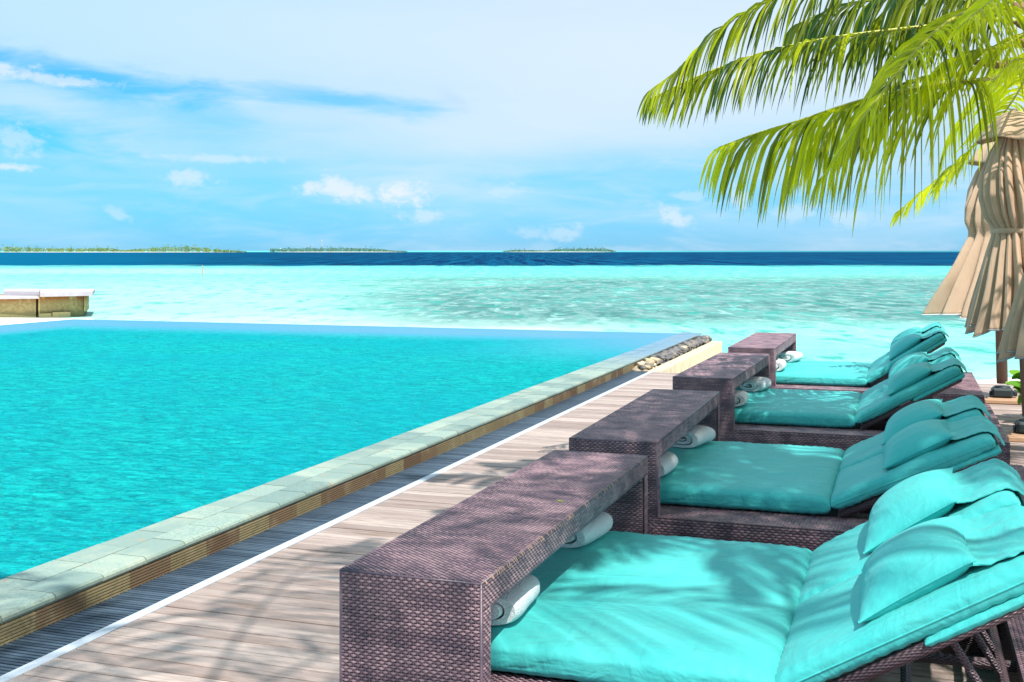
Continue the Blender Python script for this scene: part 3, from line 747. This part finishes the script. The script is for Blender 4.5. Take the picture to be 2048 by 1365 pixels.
def smooth_path(pts, n=26):
    pts = np.array(pts, float); t_ = np.linspace(0, 1, len(pts)); q = np.linspace(0, 1, n)
    out = np.stack([np.interp(q, t_, pts[:, 0]), np.interp(q, t_, pts[:, 1])], 1)
    for _ in range(2): out[1:-1] = (out[:-2]+2*out[1:-1]+out[2:])/4
    return out
def daybed(y, label, angs, seed, pil=(0, 0)):
    r = random.Random(seed)
    t = thing('daybed', label, 'daybed', (0, y, 0), 0, 'double daybeds along the deck')
    base = MB()
    base.box((BX0, 0, 0), (HX0, BW, BZ-.002)); base.box((HX0+.001, 0, 0), (HX1-.001, MIN_+.04, BZ-.002)); base.box((HX0+.001, BW-.32, 0), (HX1-.001, BW, BZ-.002)); base.box((HX1, 0, 0), (BX1, BW, BZ-.002))
    bo = base.obj('base', M_WBOX, t)
    link(D.objects.new('wicker_weave', WV_BF), bo)['kind'] = 'stuff'; o = D.objects.new('wicker_weave', WV_BT); link(o, bo)['kind'] = 'stuff'
    # frames in the well
    for yy in (MIN_+.05, MIN_+MW/2, BW-.36):
        MB().tube([(HX0, yy, BZ-.05), (HX1, yy, BZ-.05)], .02, 8).obj('cross_bar', M_WBOX, t)
    for xx in (HX0+.34, HX1-.05): MB().tube([(xx, MIN_+.04, BZ-.045), (xx, BW-.32, BZ-.045)], .018, 8).obj('cross_bar', M_WBOX, t)
    y0 = MIN_; y1 = MIN_+MW; x0, x1 = -1.62, -.37
    mb = cushion(MB(), x1-x0, MW, .125, 14, 3.6, 80, 84, seed, .06, .0045)
    mo = mb.obj('mattress', M_TEAL, t, True); mo.location = ((x0+x1)/2, (y0+y1)/2, BZ+.062)
    for zz, rr in ((.045, .004), (-.045, .004)):
        pass
    L = .87; cw = MW/2-.008
    for k, ang in enumerate(angs):
        yc = y0 + MW*(.25+.5*k); th = math.radians(ang); e1 = np.array([math.cos(th), 0, math.sin(th)]); e2 = np.array([-math.sin(th), 0, math.cos(th)])
        org = np.array([-.345, yc, BZ+.02])
        rot = Matrix(((e1[0], 0, e2[0]), (0, 1, 0), (e1[2], 0, e2[2]))).to_4x4()
        def place(o, s, n, dy=0.0, tz=0.0, ty=0.0):
            p = org+e1*s+e2*n+np.array([0, dy, 0]); o.matrix_local = Matrix.Translation(Vector(p)) @ rot @ Matrix.Rotation(tz, 4, 'Z') @ Matrix.Rotation(ty, 4, 'Y'); return o
        # frame
        f = MB()
        for sy in (-1, 1): f.tube([(0.02, sy*(cw/2-.03), 0), (L-.04, sy*(cw/2-.03), 0)], .021, 10)
        f.tube([(L-.04, -(cw/2-.03), 0), (L-.04, cw/2-.03, 0)], .02, 8); f.tube([(.45, -(cw/2-.03), 0), (.45, cw/2-.03, 0)], .014, 8)
        place(f.obj('back_frame', M_WBOX, t, True), 0, -.012)
        pA = org+e1*.52+e2*-.02; ln = max(.05, pA[2]-BZ+.03)
        for q_ in (-.30, .28): MB().tube([(pA[0], yc+q_, pA[2]), (pA[0]+.20, yc+q_, BZ-.06)], .012, 8).obj('support_strut', M_WBOX, t)
        c = cushion(MB(), L, cw, .092, 11, 3.2, 60, 54, seed*3+k, .10, .006).obj('back_cushion', M_TEAL, t, True); place(c, L/2, .052)
        sp = rim(MB(), L, cw, .0035).obj('piping', M_TEAL, c, True)
        sv = cushion(MB(), .42, cw+.006, .042, 12, 3, 30, 30, seed+k+50, 0, .004).obj('cushion_sleeve', M_TEAL, t, True); place(sv, L-.20, .003)
        # pillow, held by a flap over the top of the cushion
        PLn, PWd, PT = .39, .64, .18
        pc = cushion(MB(), PLn, PWd, PT, 2.3, 1.75, 48, 56, seed*5+k, 0, .004, .07, 0, 90).obj('pillow', M_TEAL, t, True)
        dy = r.uniform(-.015, .015) + pil[k]; tz = r.uniform(-.03, .03)
        place(pc, .498, .128, dy, tz, -.06)
        rim(MB(), PLn, PWd, .003, .07).obj('piping', M_TEAL, pc, True)
        # flap path in slope coordinates (s, n)
        path = smooth_path([(.665, .138), (.70, .118), (.75, .108), (.81, .107), (.86, .098), (.886, .072), (.898, .035), (.905, .0)], 40)
        fl = drape(MB(), path, -.30, .30, 22, .004, seed+k*7, .007).obj('pillow_flap', M_TEAL, pc, True)
        fl.parent = t; place(fl, 0, 0, dy, 0)
    return t
LY = (3.26, 5.90, 9.00, 11.88)
daybed(LY[0], 'nearest double daybed, turquoise mattress streaked with sun and palm shadow', (30, 31), 1)
daybed(LY[1], 'second double daybed from the front, evenly shaded with a few light spots', (25.5, 27), 2)
daybed(LY[2], 'third double daybed from the front, shaded backrests raised steeply', (29.5, 31), 3)
daybed(LY[3], 'farthest double daybed, fully sunlit in front of the lagoon', (34, 35), 4)

# towels ---------------------------------------------------------------
def towel(x, y, rz, label, seed, hollow=0):
    """folded and rolled towel: a flattened roll whose spiral end faces the front"""
    t = thing('rolled_towel', label, 'towel', (x, y, BZ+.124), rz, 'white towels rolled on the daybeds')
    a, h, L = .15, .062, .33; th = .021; turns = 2.35; n = 150; m = 12
    sec_o, sec_i = [], []
    for i in range(n):
        ph = 2*PI*turns*i/(n-1); k = 1-(ph/(2*PI*turns))*.86
        for lst, kk in ((sec_o, k), (sec_i, max(k-.275, .03))):
            c, s = math.cos(ph-1.9), math.sin(ph-1.9); e = .72
            lst.append((a*kk*math.copysign(abs(c)**e, c), h*kk*math.copysign(abs(s)**.85, s)))
    mb = MB(); rnd = Vector((seed, 0, 0)); P1 = np.zeros((m, n, 3)); P2 = np.zeros((m, n, 3))
    for i in range(m):
        yy = L*i/(m-1); bul = 1-.10*(2*i/(m-1)-1)**6
        for j in range(n):
            d = .006*mnoise.noise(Vector((j*.05, yy*8, seed)))
            for P_, sec in ((P1, sec_o), (P2, sec_i)):
                P_[i, j] = (sec[j][0]*bul, yy+.012*math.sin(j*.05+seed)*(1 if i in (0, m-1) else .2), h+sec[j][1]*bul+d)
    mb.grid(P1); mb.grid(P2[::-1])
    for i in (0, m-1): mb.grid(np.stack([P1[i], P2[i]], 0) if i else np.stack([P2[i], P1[i]], 0))
    mb.grid(np.stack([P1[:, 0], P2[:, 0]], 0))
    o = mb.obj('cloth_roll', M_TOWEL, t, True)
    # soft core so the roll is not seen through
    return t
names = ('nearest', 'second', 'third', 'farthest')
for i, y in enumerate(LY):
    towel(-1.375+(.02, -.0, .03, .04)[i], y+.36, (.05, -.03, .06, .0)[i], 'front rolled white towel on the %s daybed, tucked under its table' % names[i], i*2+1)
    towel(-1.395+(.0, .03, .06, .09)[i], y+1.42, (-.12, -.18, -.15, -.2)[i], 'rear rolled white towel on the %s daybed, lying below the table' % names[i], i*2+2)

# ================================================================== UMBRELLAS
def umbrella(x, y, label, lean=(0, 0), seed=0, flare=None, hemcol=None, spin=0.0):
    t = thing('closed_umbrella', label, 'umbrella', (x, y, 0), 0, 'closed tan umbrellas behind the daybeds')
    MB().box((-.20, -.30, .004), (.26, -.16, .045), 0, .006).obj('base_board', M_BOARD, t); MB().box((-.16, -.15, .004), (.28, .14, .045), 0, .006).obj('base_board', M_BOARD, t)
    MB().box((-.115, -.11, .046), (.11, .11, .155), 0, .025).box((-.135, -.05, .05), (-.113, .05, .11), 0, .01).box((.112, -.04, .06), (.155, .04, .12), 0, .01).obj('base_block', M_BASE, t)
    MB().tube([(0, 0, .14), (0, 0, .17)], .085, 14).obj('base_collar', M_BASE, t, True)
    top = Vector((lean[0], lean[1], 2.93))
    MB().tube([(0, 0, .2), tuple(top)], .06, 14).obj('pole', M_POLE, t, True)
    axis = lambda z: (lean[0]*z/2.93, lean[1]*z/2.93)
    n = 320; m = 64; rr = random.Random(seed)
    zs = np.linspace(2.86, 0, m); hem = 1.0
    ZP = [2.9, 2.72, 2.6, 2.4, 2.2, 2.02, 1.93, 1.88, 1.83, 1.7, 1.4, 1.15, 1.0, .9]; RP = [.07, .15, .23, .31, .34, .31, .25, .235, .245, .29, .38, .46, .50, .52]
    nf = 23; ph0 = spin
    P = np.zeros((m, n, 3)); knots = sorted(rr.uniform(-.10, .10)+2*PI*k/nf for k in range(nf))
    amps = [rr.uniform(.6, 1.25) for _ in range(nf)]; hl = [rr.uniform(-.05, .04) for _ in range(nf)]
    for j in range(n):
        a = 2*PI*j/n; 
        # which fold
        aa = a % (2*PI); k = 0
        for q in range(nf):
            if knots[q] <= aa: k = q
        if aa < knots[0]: k = nf-1
        k1 = knots[k]; k2 = knots[(k+1) % nf]; w_ = (k2-k1) % (2*PI); f = ((aa-k1) % (2*PI))/w_
        lobe = abs(math.sin(PI*f))**.5*(1+.10*math.sin(3*PI*f+k*1.7))
        hz = hem + hl[k]*(lobe) - .02*lobe
        fl = 0
        if flare:
            da = (aa-flare[0]+PI) % (2*PI)-PI; fl = math.exp(-(da/flare[2])**2)*flare[1]; hz += flare[3]*math.exp(-(da/flare[2])**2)
        for i in range(m):
            z = 2.86+(hz-2.86)*i/(m-1)
            r = np.interp(z, ZP[::-1], RP[::-1]); dep = np.interp(z, [.9, 1.4, 1.88, 2.3, 2.86], [.34, .32, .16, .22, .15])*amps[k]
            r = r*(1-dep+dep*lobe)*(1+.03*mnoise.noise(Vector((a*2, z*2.2, seed))))
            tw = .10*math.sin(z*2.1+seed)+.06*mnoise.noise(Vector((z*1.7, k*3.3, seed)))
            if fl: r += fl*max(0, (2.45-z)/1.4)**1.0*(.75+.25*lobe)
            ax = axis(z); P[i, j] = (ax[0]+r*math.cos(a+tw+ph0), ax[1]+r*math.sin(a+tw+ph0), z)
    cn = MB().grid(P[::-1], 0, True).obj('canopy', M_UMB, t, True)
    so = cn.modifiers.new('cloth', 'SOLIDIFY'); so.thickness = .003
    hm = MB(); hp = [tuple(P[-1, j]) for j in range(n)]; hm.tube(hp+[hp[0]], .0065, 6, cap=False); hm.obj('hem', hemcol or M_HEM, cn, True)
    # vent cap on top
    m2 = 16; Q = np.zeros((m2, n, 3))
    for j in range(n):
        a = 2*PI*j/n; lobe = .5+.5*math.cos(a*7+seed); lobe2 = .5+.5*math.cos(a*3+seed*2)
        for i in range(m2):
            f = i/(m2-1); r = .045+.275*f**.85*(1-.24*f*lobe+.10*f*lobe2)
            z = 2.965-.24*f**1.5-.045*f*lobe2; ax = axis(z); Q[i, j] = (ax[0]+r*math.cos(a), ax[1]+r*math.sin(a), z)
    cp = MB().grid(Q[::-1], 0, True).obj('vent_cap', M_UMB, t, True); so = cp.modifiers.new('cloth', 'SOLIDIFY'); so.thickness = .005
    MB().tube([(top.x, top.y, 2.94), (top.x, top.y, 2.99)], [.05, .03], 12).obj('finial', M_UMB, t, True)
    # belt
    B = np.zeros((4, n, 3))
    for j in range(n):
        a = 2*PI*j/n
        for i, (z, e) in enumerate(((1.855, .004), (1.86, .012), (1.90, .012), (1.905, .004))):
            ax = axis(z); r = .232*(1+.03*math.cos(a*5+seed)); B[i, j] = (ax[0]+(r+e)*math.cos(a), ax[1]+(r+e)*math.sin(a), z)
    MB().grid(B, 0, True).obj('tie_belt', M_UMB, t, True)
    return t
def toward(px):  # angle (world) pointing left in the photo
    return math.atan2(-RT[1], -RT[0])
LEFT = math.atan2(-RT[1], -RT[0]) % (2*PI)
umbrella(1.03, 14.1, 'rear closed umbrella with one sunlit flap flaring out to the left', (-.06, 0), 3, (LEFT+.25, .38, .42, -.0), M_HEMW)
umbrella(1.06, 11.4, 'middle closed umbrella, belted, with grey hem, beside the third daybed', (-.13, -.02), 5)
umbrella(1.09, 8.75, 'front closed umbrella cut by the right edge of the picture', (.03, 0), 8)
rp = thing('cord_loop', 'white cord loop hanging from the flared flap of the rear umbrella', 'cord', tuple(at_depth(1852, 594, 13.0)))
MB().tube([(.10+.09*math.cos(a)*1.2, 0, .035*math.sin(a)) for a in np.linspace(0, 2*PI, 22)], .004, 5, cap=False).obj('cord', M_TOWEL, rp, True)

# leafy shrub at the right edge ------------------------------------------
sb = thing('leafy_shrub', 'bright green round leaved shrub at the right edge by the umbrellas', 'shrub', (1.55, 12.5, 0))
MB().tube([(0, 0, 0), (-.03, 0, .25), (-.12, 0, .42)], [.03, .022, .012], 7).tube([(0, 0, .1), (-.2, -.05, .3), (-.38, -.08, .36)], [.02, .015, .008], 6).tube([(0, 0, .1), (.1, .1, .4)], [.02, .01], 6).obj('stem', M_STEM, sb, True)
def round_leaf(L, w_):
    P = np.zeros((7, 5, 3))
    for i in range(7):
        f = i/6; ww = w_*math.sin(PI*min(1, f*.93+.04))**.6
        for j in range(5):
            u = j/2-1; P[i, j] = (f*L, u*ww/2, .12*L*(u*u)*.8-.35*L*f*f)
    return MB().grid(P, .5)
RL = []
for q in range(5):
    bb = round_leaf(.13, .10); bb.blocks[0] = (bb.blocks[0][0], bb.blocks[0][1], .15+.2*q, 0); RL.append(bb.mesh('leaf', M_BUSH, True))
rb = random.Random(5)
for k in range(170):
    o = D.objects.new('leaf', RL[rb.randrange(5)]); link(o, sb)
    a = rb.uniform(0, 2*PI); b_ = rb.uniform(-.5, 1); r = rb.uniform(.55, 1)
    o.location = (-.08+.40*r*math.cos(a)*math.cos(b_), .34*r*math.sin(a)*math.cos(b_), .32+.22*r*math.sin(b_)*1.2)
    o.rotation_euler = (rb.uniform(-.6, .6), rb.uniform(-1.1, .5), a+rb.uniform(-.8, .8)); s = rb.uniform(.9, 1.6); o.scale = (s, s, s)

# ================================================================== PALMS
def catmull(pts, n):
    pts = [np.asarray(p, float) for p in pts]; P = [2*pts[0]-pts[1]]+pts+[2*pts[-1]-pts[-2]]
    seg = len(pts)-1; out = []
    for i in range(n):
        u = i/(n-1)*seg; k = min(int(u), seg-1); f = u-k; a, b_, c, d = P[k:k+4]
        out.append(.5*((2*b_)+(-a+c)*f+(2*a-5*b_+4*c-d)*f*f+(-a+3*b_-3*c+d)*f**3))
    out = np.array(out); s = np.concatenate(([0], np.cumsum(np.linalg.norm(np.diff(out, axis=0), axis=1))))
    q = np.linspace(0, s[-1], n); return np.stack([np.interp(q, s, out[:, k]) for k in range(3)], 1), s[-1]
def leaflet(p, dir0, L, wd, stiff, rs, tip=0.0):
    """one folded leaflet: curves from dir0 toward the ground"""
    n = 7; pts = [np.array(p)]; d = np.array(dir0); d = d/np.linalg.norm(d)
    g = np.array([0, 0, -1.0])
    for i in range(n-1):
        f = i/(n-2); d = d + g*(1-stiff)*(.75 if i < 3 else .35); d = d/np.linalg.norm(d); pts.append(pts[-1]+d*L/(n-1))
    pts = np.array(pts); tg = np.gradient(pts, axis=0); tg /= np.linalg.norm(tg, axis=1)[:, None]
    sd = np.cross(tg, rs.normal(size=3)*.35+np.cross(tg[0], g)+np.array([.01, .02, .03])); sd /= np.maximum(np.linalg.norm(sd, axis=1)[:, None], 1e-6)
    nr = np.cross(sd, tg)
    wd_ = wd*np.array([.45, .85, 1, .95, .8, .52, .05])[:, None]/2
    return np.stack([pts-sd*wd_+nr*wd_*.35, pts-nr*wd_*.25, pts+sd*wd_+nr*wd_*.35], 1)
def frond(parent, ctrl, seed, n=58, Lmax=.8, wd=.034, stiff=.55, bright=.5, separate=False, base=.16, r0=.019, lam=.9):
    rs = np.random.default_rng(seed); C_, ln = catmull(ctrl, 60)
    rad = np.interp(np.linspace(0, 1, 60), [0, .1, .5, 1], [r0*1.5, r0, r0*.55, .003])
    ro = MB().tube([tuple(p) for p in C_], list(rad), 7).obj('frond', M_RACH, parent, True)
    mb = MB()
    tg = np.gradient(C_, axis=0); tg /= np.linalg.norm(tg, axis=1)[:, None]
    for k in range(n):
        s = base+(1-base)*(k+.5)/n
        for side in (-1, 1):
            s_ = min(.998, s+rs.uniform(-.004, .004)); x = s_*59; i = int(x); f = x-i
            p = C_[i]*(1-f)+C_[min(i+1, 59)]*f; t_ = tg[i]
            sd = np.cross(t_, [0, 0, 1.0]); sd /= max(np.linalg.norm(sd), 1e-6); up = np.cross(sd, t_)
            L = Lmax*np.interp(s_, [base, base+.12, .5, .85, 1], [.55, .92, 1.0, .68, .34])*rs.uniform(.86, 1.08)
            fw = np.interp(s_, [0, .6, .85, 1], [.30, .50, 1.2, 2.6])
            d0 = sd*side*lam*rs.uniform(.85, 1.1)+t_*fw+up*rs.uniform(.15, .70)
            P = leaflet(p, d0, L, wd*rs.uniform(.8, 1.15)*np.interp(s_, [0, .8, 1], [1, 1, .65]), stiff+rs.uniform(-.12, .12), rs)
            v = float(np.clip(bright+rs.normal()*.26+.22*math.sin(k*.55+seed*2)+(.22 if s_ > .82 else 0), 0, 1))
            if separate: MB().grid(P, v).obj('leaflet', M_LEAF, ro, True)
            else: mb.grid(P, v)
    if not separate: mb.obj('leaflets', M_LEAF, ro, True, kind='stuff')
    return ro
# palm whose crown hangs in at the top right
T0 = 8.6
crown = at_depth(2085, 55, T0)
palm = thing('palm_tree', 'coconut palm whose fronds hang in from the upper right', 'tree')
def A_(px, py, t): return at_depth(px, py, t)
tb = Vector((2.6, 9.9, -.6)); 
tp = catmull([tuple(tb), (2.45, 9.85, 1.0), (1.9, 9.7, 2.4), tuple(crown+np.array([.16, .05, -.22])), tuple(crown+np.array([-.02, 0, .12]))], 26)[0]
MB().tube([tuple(p) for p in tp], [.19-.004*i+(.008 if i % 2 else 0) for i in range(24)]+[.13, .10], 14).obj('trunk', M_BARK, palm, True)
c0 = crown
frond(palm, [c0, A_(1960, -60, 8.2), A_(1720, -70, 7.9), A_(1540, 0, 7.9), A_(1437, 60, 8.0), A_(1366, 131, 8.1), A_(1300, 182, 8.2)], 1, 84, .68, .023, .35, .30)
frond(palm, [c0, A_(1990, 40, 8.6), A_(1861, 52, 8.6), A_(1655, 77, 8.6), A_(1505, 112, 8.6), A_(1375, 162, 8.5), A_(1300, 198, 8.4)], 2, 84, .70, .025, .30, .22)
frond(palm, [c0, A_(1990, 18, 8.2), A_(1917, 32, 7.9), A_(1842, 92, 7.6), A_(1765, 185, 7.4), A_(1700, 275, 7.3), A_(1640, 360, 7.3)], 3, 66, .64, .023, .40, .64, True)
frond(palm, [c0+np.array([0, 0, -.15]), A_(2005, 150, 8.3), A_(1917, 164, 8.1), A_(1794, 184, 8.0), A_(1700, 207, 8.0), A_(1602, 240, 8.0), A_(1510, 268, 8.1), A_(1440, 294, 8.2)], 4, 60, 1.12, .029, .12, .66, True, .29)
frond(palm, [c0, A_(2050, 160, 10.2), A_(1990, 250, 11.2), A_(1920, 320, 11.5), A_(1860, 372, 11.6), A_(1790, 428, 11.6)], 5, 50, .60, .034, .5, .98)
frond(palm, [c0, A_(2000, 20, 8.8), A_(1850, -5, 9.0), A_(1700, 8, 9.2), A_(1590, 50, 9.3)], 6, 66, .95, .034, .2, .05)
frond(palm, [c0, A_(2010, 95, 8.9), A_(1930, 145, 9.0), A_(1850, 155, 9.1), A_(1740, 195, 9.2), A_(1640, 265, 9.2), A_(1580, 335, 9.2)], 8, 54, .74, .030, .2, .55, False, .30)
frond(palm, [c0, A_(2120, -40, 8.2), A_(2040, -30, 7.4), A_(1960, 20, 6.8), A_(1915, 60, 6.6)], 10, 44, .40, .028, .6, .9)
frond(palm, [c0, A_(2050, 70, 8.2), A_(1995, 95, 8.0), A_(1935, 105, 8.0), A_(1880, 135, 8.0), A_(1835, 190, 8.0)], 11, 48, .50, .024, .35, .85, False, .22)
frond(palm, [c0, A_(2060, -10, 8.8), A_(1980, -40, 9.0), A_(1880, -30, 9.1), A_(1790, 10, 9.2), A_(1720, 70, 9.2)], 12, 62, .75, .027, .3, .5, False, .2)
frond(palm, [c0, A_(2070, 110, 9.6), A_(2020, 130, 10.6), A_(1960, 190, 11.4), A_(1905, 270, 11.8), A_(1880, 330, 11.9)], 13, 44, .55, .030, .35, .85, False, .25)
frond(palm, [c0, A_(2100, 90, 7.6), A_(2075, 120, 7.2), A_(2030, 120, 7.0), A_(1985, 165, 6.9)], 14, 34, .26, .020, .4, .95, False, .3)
rr = random.Random(3)
for k, (az_, ln) in enumerate(((.35, 2.4), (-.3, 2.6), (-.8, 2.3))):
    d = np.array([math.cos(az_), math.sin(az_), 0])
    frond(palm, [c0, c0+d*.35*ln+np.array([0, 0, .5]), c0+d*.7*ln+np.array([0, 0, .45]), c0+d*ln+np.array([0, 0, -.2])], 30+k, 40, .7, .04, .5, .4)
# dead grey stalk and leaf bases in the crown
MB().tube([tuple(A_(2070, 122, 9.0)), tuple(A_(1990, 131, 9.0)), tuple(A_(1922, 121, 9.0))], [.035, .028, .018], 8).obj('dry_stalk', M_BARK, palm, True)
for px_, py_, px2, py2 in ((2075, 25, 2030, 12), (2080, 60, 2036, 48), (2078, 80, 2032, 88)):
    MB().tube([tuple(A_(px_, py_, 8.5)), tuple(A_(px2, py2, 8.35))], [.09, .035], 9, flat=.6).obj('leaf_base', M_BARK, palm, True)
# second palm, out of the picture on the right, that shades the middle daybeds
palm2 = thing('palm_tree', 'palm standing right of the picture that shades the middle daybeds', 'tree')
c2 = np.array([2.2, 5.0, 6.1])
MB().tube([tuple(p) for p in catmull([(3.6, 4.9, -.6), (3.3, 5.0, 1.5), (2.6, 5.3, 3.4), tuple(c2)], 24)[0]], [.18-.003*i for i in range(24)], 12).obj('trunk', M_BARK, palm2, True)
palm3 = thing('palm_tree', 'palm behind the camera whose crown shades the nearest deck planks', 'tree')
c3 = np.array([-.1, 1.0, 5.6])
MB().tube([tuple(p) for p in catmull([(1.9, -2.2, -.6), (1.7, -1.9, 1.5), (1.0, -.8, 3.6), tuple(c3)], 24)[0]], [.18-.003*i for i in range(24)], 12).obj('trunk', M_BARK, palm3, True)
r3 = random.Random(8)
for k in range(8):
    a = k*2.399+.9; ln = r3.uniform(2.2, 2.9); up = r3.uniform(.0, .9); d = np.array([math.cos(a), math.sin(a), 0])
    frond(palm3, [c3, c3+d*.33*ln+np.array([0, 0, .35+up*.4]), c3+d*.68*ln+np.array([0, 0, .25+up*.4]), c3+d*ln+np.array([0, 0, -.45+up*.4])], 120+k, 40, .72, .045, .45, .4)
r2 = random.Random(21)
for k, (ex, ey, ez) in enumerate(((1.5, 2.2, 4.9), (.6, 2.3, 5.0), (2.3, 2.3, 4.9), (-.1, 3.0, 5.2))):
    e_ = np.array([ex, ey, ez]); d = e_-c2
    frond(palm2, [c2, c2+d*.33+np.array([0, 0, .55]), c2+d*.68+np.array([0, 0, .45]), e_], 90+k, 40, .62, .045, .5, .4)
for k in range(26):
    a = k*2.399+.3; ln = r2.uniform(2.4, 3.3); up = r2.uniform(.0, .9); d = np.array([math.cos(a), math.sin(a), 0])
    frond(palm2, [c2, c2+d*.33*ln+np.array([0, 0, .35+up*.4]), c2+d*.68*ln+np.array([0, 0, .25+up*.4]), c2+d*ln+np.array([0, 0, -.45+up*.4])], 60+k, 46, .80, .080, .5, .4)
